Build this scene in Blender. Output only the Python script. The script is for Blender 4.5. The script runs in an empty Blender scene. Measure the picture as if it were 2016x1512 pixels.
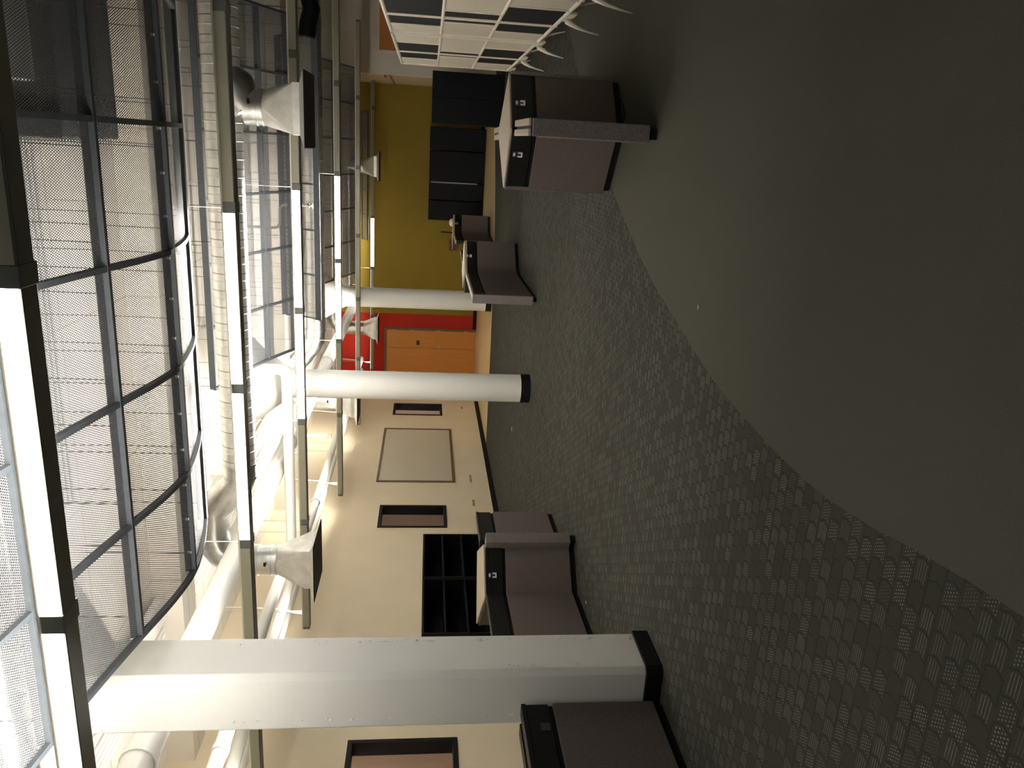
import bpy, bmesh, math, random
from mathutils import Vector, Matrix
random.seed(7)
S = bpy.context.scene
COL = S.collection
PI = math.pi

# ------------------------------------------------------------------ materials
def lin(r, g, b):
    f = lambda c: (c/255/12.92) if c/255 <= .04045 else ((c/255+.055)/1.055)**2.4
    return (f(r), f(g), f(b), 1)

def mat(name, col, rough=.6, metal=0, spec=.5, noise=0, nscale=20, bump=0, bscale=60, stretch=None):
    m = bpy.data.materials.new(name); m.use_nodes = True
    nt = m.node_tree; b = nt.nodes['Principled BSDF']
    c = tuple(col) if len(col) == 4 else tuple(col) + (1,)
    b.inputs['Base Color'].default_value = c
    b.inputs['Roughness'].default_value = rough
    b.inputs['Metallic'].default_value = metal
    b.inputs['Specular IOR Level'].default_value = spec
    tc = None
    if noise or bump:
        tc = nt.nodes.new('ShaderNodeTexCoord'); mp = nt.nodes.new('ShaderNodeMapping')
        if stretch: mp.inputs['Scale'].default_value = stretch
        nt.links.new(tc.outputs['Object'], mp.inputs['Vector'])
    if noise:
        n = nt.nodes.new('ShaderNodeTexNoise'); n.inputs['Scale'].default_value = nscale; n.inputs['Detail'].default_value = 4
        nt.links.new(mp.outputs[0], n.inputs['Vector'])
        r = nt.nodes.new('ShaderNodeValToRGB')
        r.color_ramp.elements[0].position = .3; r.color_ramp.elements[1].position = .7
        r.color_ramp.elements[0].color = tuple(v*(1-noise) for v in c[:3]) + (1,)
        r.color_ramp.elements[1].color = tuple(min(1, v*(1+noise)) for v in c[:3]) + (1,)
        nt.links.new(n.outputs['Fac'], r.inputs['Fac']); nt.links.new(r.outputs['Color'], b.inputs['Base Color'])
    if bump:
        n2 = nt.nodes.new('ShaderNodeTexNoise'); n2.inputs['Scale'].default_value = bscale; n2.inputs['Detail'].default_value = 3
        nt.links.new(mp.outputs[0], n2.inputs['Vector'])
        bp = nt.nodes.new('ShaderNodeBump'); bp.inputs['Strength'].default_value = bump; bp.inputs['Distance'].default_value = .01
        nt.links.new(n2.outputs['Fac'], bp.inputs['Height']); nt.links.new(bp.outputs[0], b.inputs['Normal'])
    return m

def emit(name, col, strength):
    m = bpy.data.materials.new(name); m.use_nodes = True
    nt = m.node_tree; b = nt.nodes['Principled BSDF']
    b.inputs['Base Color'].default_value = (.8, .8, .78, 1)
    b.inputs['Emission Color'].default_value = col; b.inputs['Emission Strength'].default_value = strength
    return m

class NT:
    """small helper to write maths node chains"""
    def __init__(s, m): s.nt = m.node_tree
    def n(s, t, **k):
        x = s.nt.nodes.new(t)
        for a, v in k.items(): setattr(x, a, v)
        return x
    def put(s, sock, v):
        if hasattr(v, 'is_output'): s.nt.links.new(v, sock)
        else: sock.default_value = v
    def m(s, op, a, b=0, c=None):
        x = s.n('ShaderNodeMath', operation=op); s.put(x.inputs[0], a); s.put(x.inputs[1], b)
        if c is not None: s.put(x.inputs[2], c)
        return x.outputs[0]
    def mix(s, f, a, b):
        x = s.n('ShaderNodeMix', data_type='RGBA'); s.put(x.inputs[0], f); s.put(x.inputs[6], a); s.put(x.inputs[7], b)
        return x.outputs[2]

LIGHTCOL = (1, .965, .90, 1)
M = {}
M['white'] = mat('white_paint', (.76, .745, .69), .55, noise=.03, nscale=3, bump=.12, bscale=25)
M['pipe'] = mat('pipe_paint', (.78, .765, .72), .4, noise=.02, nscale=5)
M['cream'] = mat('cream_wall_paint', (.80, .69, .51), .6, noise=.03, nscale=2, bump=.05, bscale=80)
M['greywall'] = mat('offwhite_wall_paint', (.62, .56, .46), .6, noise=.03, nscale=2, bump=.05, bscale=80)
M['brownwall'] = mat('tan_wall_paint', (.52, .43, .28), .6, noise=.03, nscale=2, bump=.05, bscale=80)
M['olive'] = mat('olive_wall_paint', (.27, .195, .030), .7, spec=.15, noise=.04, nscale=2, bump=.05, bscale=80)
M['red'] = mat('red_wall_paint', (.46, .026, .014), .65, spec=.2, noise=.04, nscale=2, bump=.05, bscale=80)
M['black'] = mat('black_rubber', (.0045, .0045, .005), .6, spec=.25, noise=.2, nscale=30)
M['blackmetal'] = mat('black_steel', (.0030, .0032, .004), .5, spec=.2, noise=.15, nscale=8)
M['navymetal'] = mat('dark_blue_steel', (.0035, .0048, .0055), .5, spec=.15, noise=.2, nscale=5)
M['frame'] = mat('charcoal_frame', (.07, .078, .086), .45, noise=.1, nscale=30)
M['fixture'] = mat('grey_green_housing', (.13, .135, .11), .4, noise=.05, nscale=20)
M['lip'] = mat('pale_lip', (.7, .66, .55), .4, noise=.03, nscale=20)
M['lens_off'] = mat('unlit_lens', (.36, .34, .255), .25, noise=.02, nscale=10)
M['galv'] = mat('galvanised_steel', (.62, .62, .60), .32, metal=1, noise=.16, nscale=14, bump=.05, bscale=30)
M['galvdull'] = mat('dull_galvanised_steel', (.70, .69, .65), .45, metal=.75, noise=.14, nscale=9, bump=.08, bscale=12)
M['ductgrey'] = mat('duct_grey_paint', (.30, .31, .29), .5, noise=.06, nscale=6)
M['fabric'] = mat('taupe_panel_fabric', (.145, .118, .108), .9, spec=.1, noise=.35, nscale=260, bump=.25, bscale=300)
M['fabric2'] = mat('heather_grey_fabric', (.20, .175, .165), .9, spec=.1, noise=.28, nscale=160, bump=.25, bscale=200)
M['band'] = mat('black_power_band', (.0075, .008, .0068), .45, spec=.25, noise=.25, nscale=12, stretch=(8, 8, .6))
M['lam'] = mat('tan_laminate', (.42, .36, .28), .4, noise=.05, nscale=8)
M['navy'] = mat('navy_plastic', (.01, .015, .06), .4, noise=.1, nscale=30)
M['whiteplastic'] = mat('white_plastic', (.8, .8, .8), .35, noise=.02, nscale=20)
M['wbwhite'] = mat('display_panel_white', (.55, .50, .41), .45, noise=.03, nscale=4)
M['wbblack'] = mat('display_panel_black', (.0045, .005, .0045), .8, spec=.15, noise=.2, nscale=40)
M['wbframe'] = mat('white_powder_coat', (.66, .61, .51), .35, noise=.03, nscale=12)
M['board'] = mat('whiteboard_surface', (.62, .56, .45), .3, noise=.02, nscale=3)
M['boardframe'] = mat('brown_bronze_trim', (.16, .11, .045), .4, noise=.1, nscale=20)
M['cork'] = mat('cork_board', (.50, .19, .045), .85, noise=.12, nscale=60, bump=.2, bscale=120)
M['vinyl'] = mat('tan_vinyl_floor', (.58, .45, .235), .35, noise=.06, nscale=4)
M['mauve'] = mat('mauve_wall_paint', (.50, .43, .37), .7, noise=.04, nscale=2)
M['brass'] = mat('satin_nickel', (.55, .48, .38), .3, metal=1, noise=.05, nscale=20)
M['cord'] = mat('white_cord', (.75, .72, .64), .5, noise=.03, nscale=30)
M['wire'] = mat('steel_wire', (.10, .10, .10), .4, metal=.8, noise=.1, nscale=30)
M['darkred'] = mat('dark_red_enamel', (.10, .012, .012), .4, noise=.1, nscale=20)
M['redplastic'] = mat('red_plastic', (.35, .02, .02), .4, noise=.1, nscale=20)
M['paper'] = mat('paper_scrap', (.6, .58, .52), .8, noise=.05, nscale=40)
M['sticker'] = mat('dark_plate', (.05, .045, .04), .4, noise=.1, nscale=20)
M['outlet'] = mat('tan_outlet_plastic', (.42, .34, .21), .4, noise=.05, nscale=20)
M['lens_on'] = emit('lit_lens', LIGHTCOL, 8.0)
M['lamp'] = emit('uplight_lamp', LIGHTCOL, 16.0)
M['lampsoft'] = emit('soft_uplight_lamp', LIGHTCOL, 8.0)  # nearest row's lit units, plus uplights added in left units of nearer rows
M['fillfar'] = emit('added_bright_uplight', LIGHTCOL, 19.0)  # uplight added in left units with unlit lenses, brightening the far end
M['fillfaint'] = emit('added_faint_uplight', LIGHTCOL, 4.0)  # weak uplight added in the last row to brighten the red wall

def seams(name, src):
    m = M[src].copy(); m.name = name; M[name] = m; h = NT(m); b = m.node_tree.nodes['Principled BSDF']
    l = b.inputs['Base Color'].links[0].from_socket
    tc = h.n('ShaderNodeTexCoord'); sp = h.n('ShaderNodeSeparateXYZ'); h.put(sp.inputs[0], tc.outputs['Object'])
    f = h.m('GREATER_THAN', h.m('FRACT', h.m('DIVIDE', sp.outputs[0], .145)), .93)
    h.put(b.inputs['Base Color'], h.mix(f, l, (.32, .31, .285, 1)))
seams('galvseam', 'galvdull')

# oak door: fine vertical grain
def oak():
    m = mat('oak_door', (.5, .2, .04), .4); h = NT(m); b = m.node_tree.nodes['Principled BSDF']
    tc = h.n('ShaderNodeTexCoord'); mp = h.n('ShaderNodeMapping'); mp.inputs['Scale'].default_value = (14, 14, 1.2)
    h.put(mp.inputs[0], tc.outputs['Object'])
    no = h.n('ShaderNodeTexNoise'); no.inputs['Scale'].default_value = 3; no.inputs['Detail'].default_value = 6
    h.put(no.inputs['Vector'], mp.outputs[0])
    h.put(b.inputs['Base Color'], h.mix(no.outputs['Fac'], (.72, .30, .055, 1), (.56, .215, .036, 1)))
    return m
M['oak'] = oak()

# plain carpet: short flecked pile
def carpet_plain():
    m = mat('plain_carpet', (.06, .056, .046), .95, spec=.05); h = NT(m); b = m.node_tree.nodes['Principled BSDF']
    tc = h.n('ShaderNodeTexCoord')
    no = h.n('ShaderNodeTexNoise'); no.inputs['Scale'].default_value = 220; no.inputs['Detail'].default_value = 3
    h.put(no.inputs['Vector'], tc.outputs['Object'])
    n2 = h.n('ShaderNodeTexNoise'); n2.inputs['Scale'].default_value = 1.5
    h.put(n2.inputs['Vector'], tc.outputs['Object'])
    f = h.m('ADD', h.m('MULTIPLY', no.outputs['Fac'], .8), h.m('MULTIPLY', n2.outputs['Fac'], .25))
    h.put(b.inputs['Base Color'], h.mix(f, (.052, .053, .042, 1), (.112, .107, .086, 1)))
    bp = h.n('ShaderNodeBump'); bp.inputs['Strength'].default_value = .5; bp.inputs['Distance'].default_value = .004
    h.put(bp.inputs['Height'], no.outputs['Fac']); h.put(b.inputs['Normal'], bp.outputs[0])
    return m
M['socket'] = mat('tan_socket', (.22, .17, .10), .5, noise=.05, nscale=30)
M['plenum'] = mat('dark_sheet_metal', (.05, .052, .055), .5, noise=.1, nscale=6)
M['carpet'] = carpet_plain()

# patterned carpet: staggered cells holding either dots or short strokes, dark grooves between some cells
def carpet_pattern():
    m = mat('patterned_carpet', (.06, .056, .046), .95, spec=.05); h = NT(m); b = m.node_tree.nodes['Principled BSDF']
    tc = h.n('ShaderNodeTexCoord'); sp = h.n('ShaderNodeSeparateXYZ'); h.put(sp.inputs[0], tc.outputs['Object'])
    X0, Y0 = sp.outputs[0], sp.outputs[1]
    nz = h.n('ShaderNodeTexNoise'); nz.inputs['Scale'].default_value = 9
    h.put(nz.inputs['Vector'], tc.outputs['Object'])
    X = h.m('ADD', X0, h.m('MULTIPLY', h.m('SUBTRACT', nz.outputs['Fac'], .5), .012))
    Y = Y0
    row = h.m('FLOOR', h.m('DIVIDE', Y, .058))
    fy = h.m('SUBTRACT', h.m('DIVIDE', Y, .058), row)
    odd = h.m('MULTIPLY', h.m('MODULO', h.m('ABSOLUTE', row), 2), .5)
    slant = h.m('MULTIPLY', h.m('SUBTRACT', h.m('ABSOLUTE', h.m('SUBTRACT', fy, .5)), .25), .35)
    u = h.m('ADD', h.m('ADD', h.m('DIVIDE', X, .068), odd), slant)
    cu = h.m('FLOOR', u); fu = h.m('SUBTRACT', u, cu)
    cv = h.n('ShaderNodeCombineXYZ'); h.put(cv.inputs[0], cu); h.put(cv.inputs[1], row)
    wn = h.n('ShaderNodeTexWhiteNoise', noise_dimensions='3D'); h.put(wn.inputs['Vector'], cv.outputs[0])
    rnd = wn.outputs['Value']
    # inside mask
    ins = h.m('MULTIPLY', h.m('MULTIPLY', h.m('GREATER_THAN', fu, .10), h.m('LESS_THAN', fu, .90)),
              h.m('MULTIPLY', h.m('GREATER_THAN', fy, .12), h.m('LESS_THAN', fy, .88)))
    # dots, staggered
    dr = h.m('FLOOR', h.m('DIVIDE', Y, 0.0088))
    dx = h.m('ADD', h.m('DIVIDE', X, .0105), h.m('MULTIPLY', h.m('MODULO', h.m('ABSOLUTE', dr), 2), .5))
    ax = h.m('SUBTRACT', h.m('FRACT', dx), .5); ay = h.m('SUBTRACT', h.m('FRACT', h.m('DIVIDE', Y, .0088)), .5)
    ax = h.m('MULTIPLY', ax, 1.3)
    dd = h.m('SQRT', h.m('ADD', h.m('MULTIPLY', ax, ax), h.m('MULTIPLY', ay, ay)))
    dots = h.m('LESS_THAN', dd, .24)
    # strokes running along x
    sy = h.m('ABSOLUTE', h.m('SUBTRACT', h.m('FRACT', h.m('DIVIDE', Y, .0096)), .5))
    strokes = h.m('LESS_THAN', sy, .13)
    isdot = h.m('GREATER_THAN', rnd, .60); isline = h.m('LESS_THAN', rnd, .36)
    fig = h.m('ADD', h.m('MULTIPLY', dots, isdot), h.m('MULTIPLY', h.m('MULTIPLY', strokes, isline), .5))
    n3 = h.n('ShaderNodeTexNoise'); n3.inputs['Scale'].default_value = 60; h.put(n3.inputs['Vector'], tc.outputs['Object'])
    amp = h.m('MULTIPLY', h.m('FRACT', h.m('MULTIPLY', rnd, 7.31)), 1.0)
    amp = h.m('ADD', h.m('MULTIPLY', amp, .8), .25)
    fig = h.m('MULTIPLY', h.m('MULTIPLY', fig, ins), h.m('MULTIPLY', amp, h.m('MULTIPLY', n3.outputs['Fac'], 1.8)))
    # grooves
    g1 = h.m('LESS_THAN', h.m('MINIMUM', fu, h.m('SUBTRACT', 1, fu)), .035)
    g2 = h.m('MULTIPLY', h.m('LESS_THAN', h.m('MINIMUM', fy, h.m('SUBTRACT', 1, fy)), .06), h.m('GREATER_THAN', h.m('FRACT', h.m('MULTIPLY', rnd, 3.7)), .5))
    gr = h.m('MINIMUM', h.m('ADD', g1, g2), 1)
    no = h.n('ShaderNodeTexNoise'); no.inputs['Scale'].default_value = 240; no.inputs['Detail'].default_value = 3
    h.put(no.inputs['Vector'], tc.outputs['Object'])
    base = h.mix(no.outputs['Fac'], (.036, .035, .029, 1), (.072, .069, .057, 1))
    c1 = h.mix(h.m('MULTIPLY', gr, .45), base, (.018, .018, .015, 1))
    c2 = h.mix(h.m('MINIMUM', fig, 1), c1, (.27, .27, .23, 1))
    h.put(b.inputs['Base Color'], c2)
    bp = h.n('ShaderNodeBump'); bp.inputs['Strength'].default_value = .6; bp.inputs['Distance'].default_value = .004
    h.put(bp.inputs['Height'], h.m('SUBTRACT', no.outputs['Fac'], gr)); h.put(b.inputs['Normal'], bp.outputs[0])
    return m
M['carpet2'] = carpet_pattern()

# perforated metal: round staggered holes, UV in metres
def perf():
    m = bpy.data.materials.new('perforated_metal'); m.use_nodes = True; h = NT(m); nt = m.node_tree
    b = nt.nodes['Principled BSDF']; out = nt.nodes['Material Output']
    b.inputs['Base Color'].default_value = (.14, .14, .145, 1); b.inputs['Roughness'].default_value = .5
    uv = h.n('ShaderNodeUVMap'); sp = h.n('ShaderNodeSeparateXYZ'); h.put(sp.inputs[0], uv.outputs[0])
    p = .0105
    v = h.m('DIVIDE', sp.outputs[1], p*.866); row = h.m('FLOOR', v)
    u = h.m('ADD', h.m('DIVIDE', sp.outputs[0], p), h.m('MULTIPLY', h.m('MODULO', h.m('ABSOLUTE', row), 2), .5))
    ax = h.m('SUBTRACT', h.m('FRACT', u), .5); ay = h.m('MULTIPLY', h.m('SUBTRACT', h.m('FRACT', v), .5), .866)
    d = h.m('SQRT', h.m('ADD', h.m('MULTIPLY', ax, ax), h.m('MULTIPLY', ay, ay)))
    hole = h.m('LESS_THAN', d, .305)
    tr = h.n('ShaderNodeBsdfTransparent'); mx = h.n('ShaderNodeMixShader')
    h.put(mx.inputs[0], hole); nt.links.new(b.outputs[0], mx.inputs[1]); nt.links.new(tr.outputs[0], mx.inputs[2])
    nt.links.new(mx.outputs[0], out.inputs['Surface'])
    return m
M['perf'] = perf()

# clear window glass
def glass():
    m = bpy.data.materials.new('window_glass'); m.use_nodes = True; h = NT(m); nt = m.node_tree
    out = nt.nodes['Material Output']
    tr = h.n('ShaderNodeBsdfTransparent'); tr.inputs[0].default_value = (.9, .9, .9, 1)
    gl = h.n('ShaderNodeBsdfGlossy'); gl.inputs['Roughness'].default_value = .03
    lw = h.n('ShaderNodeLayerWeight')
    mx = h.n('ShaderNodeMixShader'); h.put(mx.inputs[0], h.m('ADD', h.m('MULTIPLY', h.m('POWER', lw.outputs['Facing'], 4), .25), .03))
    nt.links.new(tr.outputs[0], mx.inputs[1]); nt.links.new(gl.outputs[0], mx.inputs[2]); nt.links.new(mx.outputs[0], out.inputs['Surface'])
    return m
M['glass'] = glass()

# board formed concrete ceiling, painted white: thin seams every 0.62 m along y, wide ones along x
def ceilmat():
    m = mat('painted_concrete_ceiling', (.74, .70, .62), .7); h = NT(m); b = m.node_tree.nodes['Principled BSDF']
    tc = h.n('ShaderNodeTexCoord'); sp = h.n('ShaderNodeSeparateXYZ'); h.put(sp.inputs[0], tc.outputs['Object'])
    a = h.m('ABSOLUTE', h.m('SUBTRACT', h.m('FRACT', h.m('DIVIDE', sp.outputs[1], .62)), .5))
    s1 = h.m('GREATER_THAN', a, .485)
    a2 = h.m('ABSOLUTE', h.m('SUBTRACT', h.m('FRACT', h.m('DIVIDE', sp.outputs[0], 1.22)), .5))
    s2 = h.m('GREATER_THAN', a2, .493)
    no = h.n('ShaderNodeTexNoise'); no.inputs['Scale'].default_value = 2.5; h.put(no.inputs['Vector'], tc.outputs['Object'])
    base = h.mix(no.outputs['Fac'], (.78, .74, .66, 1), (.70, .65, .56, 1))
    h.put(b.inputs['Base Color'], h.mix(h.m('MULTIPLY', h.m('MAXIMUM', s1, s2), .45), base, (.36, .30, .22, 1)))
    return m
M['ceil'] = ceilmat()

# ------------------------------------------------------------------ mesh building
class MB:
    def __init__(s): s.v = []; s.f = []; s.uv = []
    def add(s, vs, fs):
        o = len(s.v); s.v += [tuple(p) for p in vs]; s.f += [tuple(i+o for i in f) for f in fs]
        return s
    def box(s, x0, x1, y0, y1, z0, z1):
        x0, x1 = sorted((x0, x1)); y0, y1 = sorted((y0, y1)); z0, z1 = sorted((z0, z1))
        return s.add([(x0,y0,z0),(x1,y0,z0),(x1,y1,z0),(x0,y1,z0),(x0,y0,z1),(x1,y0,z1),(x1,y1,z1),(x0,y1,z1)],
                     [(3,2,1,0),(4,5,6,7),(0,1,5,4),(1,2,6,5),(2,3,7,6),(3,0,4,7)])
    def slab(s, p, q, th, z0, z1, inset=0):
        """upright slab from p to q (xy), thickness th centred on the line"""
        p, q = Vector(p).to_2d() if len(p) > 2 else Vector(p), Vector(q)
        d = (q-p).normalized(); n = Vector((-d.y, d.x))*th/2; p = p+d*inset; q = q-d*inset
        c = [p-n, q-n, q+n, p+n]
        return s.prism([(a.x, a.y) for a in c], z0, z1)
    def prism(s, poly, z0, z1):
        n = len(poly)
        a = sum(poly[i][0]*poly[(i+1) % n][1]-poly[(i+1) % n][0]*poly[i][1] for i in range(n))
        if a < 0: poly = poly[::-1]
        vs = [(x, y, z0) for x, y in poly]+[(x, y, z1) for x, y in poly]
        fs = [tuple(range(n-1, -1, -1)), tuple(range(n, 2*n))]+[(i, (i+1) % n, n+(i+1) % n, n+i) for i in range(n)]
        return s.add(vs, fs)
    def frustum(s, poly0, z0, poly1, z1):
        n = len(poly0)
        vs = [(x, y, z0) for x, y in poly0]+[(x, y, z1) for x, y in poly1]
        fs = [tuple(range(n-1, -1, -1)), tuple(range(n, 2*n))]+[(i, (i+1) % n, n+(i+1) % n, n+i) for i in range(n)]
        return s.add(vs, fs)
    def tube(s, path, r, n=12, caps=True):
        """swept tube; r a number or one radius per point"""
        P = [Vector(p) for p in path]; R = r if isinstance(r, (list, tuple)) else [r]*len(P)
        T = []
        for i in range(len(P)):
            a = P[max(i-1, 0)]; b = P[min(i+1, len(P)-1)]; T.append((b-a).normalized())
        up = Vector((0, 0, 1)) if abs(T[0].z) < .9 else Vector((0, 1, 0))
        N = (up-T[0]*up.dot(T[0])).normalized(); vs = []; fs = []
        for i in range(len(P)):
            N = (N-T[i]*N.dot(T[i])).normalized(); B = T[i].cross(N)
            for k in range(n):
                a = 2*PI*k/n; vs.append(P[i]+(N*math.cos(a)+B*math.sin(a))*R[i])
        for i in range(len(P)-1):
            for k in range(n):
                fs.append((i*n+k, i*n+(k+1) % n, (i+1)*n+(k+1) % n, (i+1)*n+k))
        if caps: fs += [tuple(range(n-1, -1, -1)), tuple((len(P)-1)*n+k for k in range(n))]
        return s.add(vs, fs)
    def lathe(s, prof, cx, cy, n=32):
        """profile of (radius, z) about a vertical axis"""
        vs = []; fs = []
        for r, z in prof:
            for k in range(n): vs.append((cx+r*math.cos(2*PI*k/n), cy+r*math.sin(2*PI*k/n), z))
        for i in range(len(prof)-1):
            for k in range(n): fs.append((i*n+k, i*n+(k+1) % n, (i+1)*n+(k+1) % n, (i+1)*n+k))
        fs += [tuple(range(n-1, -1, -1)), tuple((len(prof)-1)*n+k for k in range(n))]
        return s.add(vs, fs)
    def build(s, name, m, parent=None, smooth=False, bevel=0, origin=None):
        me = bpy.data.meshes.new(name)
        o0 = Vector(origin) if origin else Vector((0, 0, 0))
        if parent: o0 = Vector(parent['_w'])
        me.from_pydata([tuple(Vector(v)-o0) for v in s.v], [], s.f); me.update()
        bm = bmesh.new(); bm.from_mesh(me)
        bmesh.ops.remove_doubles(bm, verts=bm.verts, dist=1e-6)
        if bevel:
            es = [e for e in bm.edges if len(e.link_faces) == 2 and e.calc_face_angle(0) > .6]
            bmesh.ops.bevel(bm, geom=es, offset=bevel, segments=2, affect='EDGES', profile=.6, clamp_overlap=True)
        bmesh.ops.recalc_face_normals(bm, faces=bm.faces)
        bm.to_mesh(me); bm.free()
        if smooth:
            for p in me.polygons: p.use_smooth = True
            me.set_sharp_from_angle(angle=math.radians(38))
        o = bpy.data.objects.new(name, me); COL.objects.link(o); me.materials.append(M[m])
        if parent: o.parent = parent; o['_w'] = parent['_w']
        else: o.location = o0; o['_w'] = tuple(o0)
        return o

def thing(name, loc, label, cat, group=None):
    o = bpy.data.objects.new(name, None); COL.objects.link(o); o.location = loc; o.empty_display_size = .1
    o['_w'] = tuple(float(c) for c in loc); o['label'] = label; o['category'] = cat
    if group: o['group'] = group
    return o
def tag(o, label, cat, group=None):
    o['label'] = label; o['category'] = cat
    if group: o['group'] = group
    return o
def struct(o): o['kind'] = 'structure'; return o
def B(*a): return MB().box(*a)

XL, YB, ZC = -5.55, 18.4, 3.5          # left wall, back wall, ceiling

# ------------------------------------------------------------------ floor
edge = [(-.72,-3.0),(-.78,-1.5),(-.82,-.2),(-.85,.7),(-.866,1.272),(-.885,1.451),(-.912,1.637),(-.945,1.814),(-.972,2.031),(-.98,2.23),(-.97,2.474),(-.951,2.712),
        (-.922,2.997),(-.869,3.273),(-.768,3.692),(-.672,4.096),(-.556,4.464),(-.337,5.036),(-.2,5.37),(.15,6.1),(.6,6.9),(1.15,7.7),(2.0,8.7),(3.2,9.8),(5.5,11.4)]
vin = [(5.5,16.4),(1.25,15.9),(.41,15.55),(-.6,14.85),(-1.58,14.42),(-2.9,14.18),(-4.6,14.1),(XL-.15,14.1)]
def sheet(name, poly, m):
    o = MB().add([(x, y, 0) for x, y in poly], [tuple(range(len(poly)))]).build(name, m); return struct(o)
def face_up(o):
    if o.data.polygons[0].normal.z < 0: o.data.flip_normals()
face_up(sheet('floor', edge + [(5.5,-3.0)], 'carpet'))
face_up(sheet('floor.001', edge + vin + [(XL-.15,-3.0)], 'carpet2'))
face_up(sheet('floor.002', vin + [(XL-.15,YB+.1),(5.5,YB+.1)], 'vinyl'))
struct(B(-7.1,XL-.15,4.2,19,-.06,0).build('floor.003', 'carpet'))

# ------------------------------------------------------------------ ceiling and walls
struct(B(XL-.15,5.6,-3,YB+.15,ZC,ZC+.1).build('ceiling', 'ceil'))
def wall_x(name, x0, x1, y0, y1, z0, z1, holes, m):
    """wall slab between x0 and x1 with holes (ya, yb, za, zb)"""
    ys = sorted({y0, y1, *[h[0] for h in holes], *[h[1] for h in holes]}); zs = sorted({z0, z1, *[h[2] for h in holes], *[h[3] for h in holes]})
    mb = MB()
    for a, b in zip(ys, ys[1:]):
        for c, d in zip(zs, zs[1:]):
            if any(h[0] <= (a+b)/2 <= h[1] and h[2] <= (c+d)/2 <= h[3] for h in holes): continue
            mb.box(x0, x1, a, b, c, d)
    return struct(mb.build(name, m))
WIN = [(5.49,6.245,.835,1.89),(10.63,11.385,.835,1.89),(15.76,16.52,.825,1.885)]
wall_x('wall_left', XL-.15, XL, -3, YB+.15, 0, ZC, WIN, 'cream')
# back wall: red bay with the door opening, then olive
DX0, DX1, DZ = -5.37, -4.28, 2.175
mb = MB(); mb.box(XL,DX0,YB,YB+.15,0,ZC); mb.box(DX1,-3.9,YB,YB+.15,0,ZC); mb.box(DX0,DX1,YB,YB+.15,DZ,ZC)
struct(mb.build('wall_back', 'red'))
struct(B(-3.9,1.4,YB,YB+.15,0,ZC).build('wall_back.001', 'olive'))
struct(B(1.25,1.4,15.99,YB,0,ZC).build('wall_right', 'brownwall'))
struct(B(1.25,5.6,15.85,15.99,0,ZC).build('wall_right.001', 'greywall'))
struct(B(5.5,5.6,-3,15.85,0,ZC).build('wall_right.002', 'greywall'))
# baseboards
struct(B(XL,XL+.014,-3,YB-.014,0,.083).build('baseboard_left', 'black'))
mb = MB(); mb.box(XL,DX0-.05,YB-.014,YB,0,.083); mb.box(DX1+.05,1.25,YB-.014,YB,0,.083)
struct(mb.build('baseboard_back', 'black'))
struct(B(1.236,1.25,15.99,YB-.014,0,.083).build('baseboard_right', 'black'))
# thin dark rail along the tan return wall
struct(B(1.236,1.25,16.0,18.39,2.02,2.05).build('trim_1', 'boardframe'))
struct(B(1.24,1.25,15.86,15.99,0,2.7).build('trim_2', 'wbframe'))
# rooms behind the left wall windows
mb = MB(); mb.box(-7.1,-7.0,4.2,19,0,3.0); mb.box(-7.0,XL-.15,4.2,4.3,0,3.0); mb.box(-7.0,XL-.15,18.9,19,0,3.0); mb.box(-7.0,XL-.15,13.4,13.5,0,3.0); mb.box(-7.0,XL-.15,8.4,8.5,0,3.0)
struct(mb.build('wall_side', 'mauve'))
struct(B(-7.1,XL-.15,4.2,19,3.0,3.08).build('ceiling.001', 'white'))
for i, (ya, yb, za, zb) in enumerate(WIN):
    t = thing('window_%d' % (i+1), (XL,(ya+yb)/2,za), 'black framed interior window', 'window'); del t['label']; del t['category']; struct(t)
    f = MB(); w = .045
    x0, x1 = XL-.14, XL+.012
    f.box(x0,x1,ya,yb,za,za+w); f.box(x0,x1,ya,yb,zb-w,zb); f.box(x0,x1,ya,ya+w,za+w,zb-w); f.box(x0,x1,yb-w,yb,za+w,zb-w)
    f.build('window_frame', 'black', t)
    B(XL-.125,XL-.119,ya+w,yb-w,za+w,zb-w).build('pane', 'glass', t)

# ------------------------------------------------------------------ door
t = thing('door_1', ((DX0+DX1)/2,YB,0), '', 'door'); del t['label']; del t['category']; struct(t)
f = MB(); f.box(DX0-.035,DX0+.02,YB-.02,YB+.15,0,DZ+.035); f.box(DX1-.02,DX1+.035,YB-.02,YB+.15,0,DZ+.035); f.box(DX0+.02,DX1-.02,YB-.02,YB+.15,DZ-.02,DZ+.035)
f.build('door_frame', 'boardframe', t)
xm = -4.74
for a, b in ((DX0+.022,xm-.003),(xm+.003,DX1-.022)):
    lf = B(a,b,YB-.012,YB+.04,.01,DZ-.024).build('door_leaf', 'oak', t, bevel=.003)
for xs in (DX0+.02,DX1-.02):
    for z in (.25,.92,1.55,1.98):
        MB().tube([(xs,YB-.022,z-.05),(xs,YB-.022,z+.05)],.012,8).build('hinge', 'brass', t, smooth=True)
mb = MB(); mb.tube([(-4.70,YB-.012,.88),(-4.70,YB-.022,.88)],.03,16); mb.tube([(-4.70,YB-.015,.88),(-4.70,YB-.065,.88)],.011,10); mb.tube([(-4.70,YB-.06,.88),(-4.60,YB-.06,.88)],.010,10)
mb.build('door_handle', 'brass', t, smooth=True)
B(-4.66,-4.55,YB-.02,YB-.012,1.36,1.44).build('sign_plate', 'sticker', t)

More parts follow.
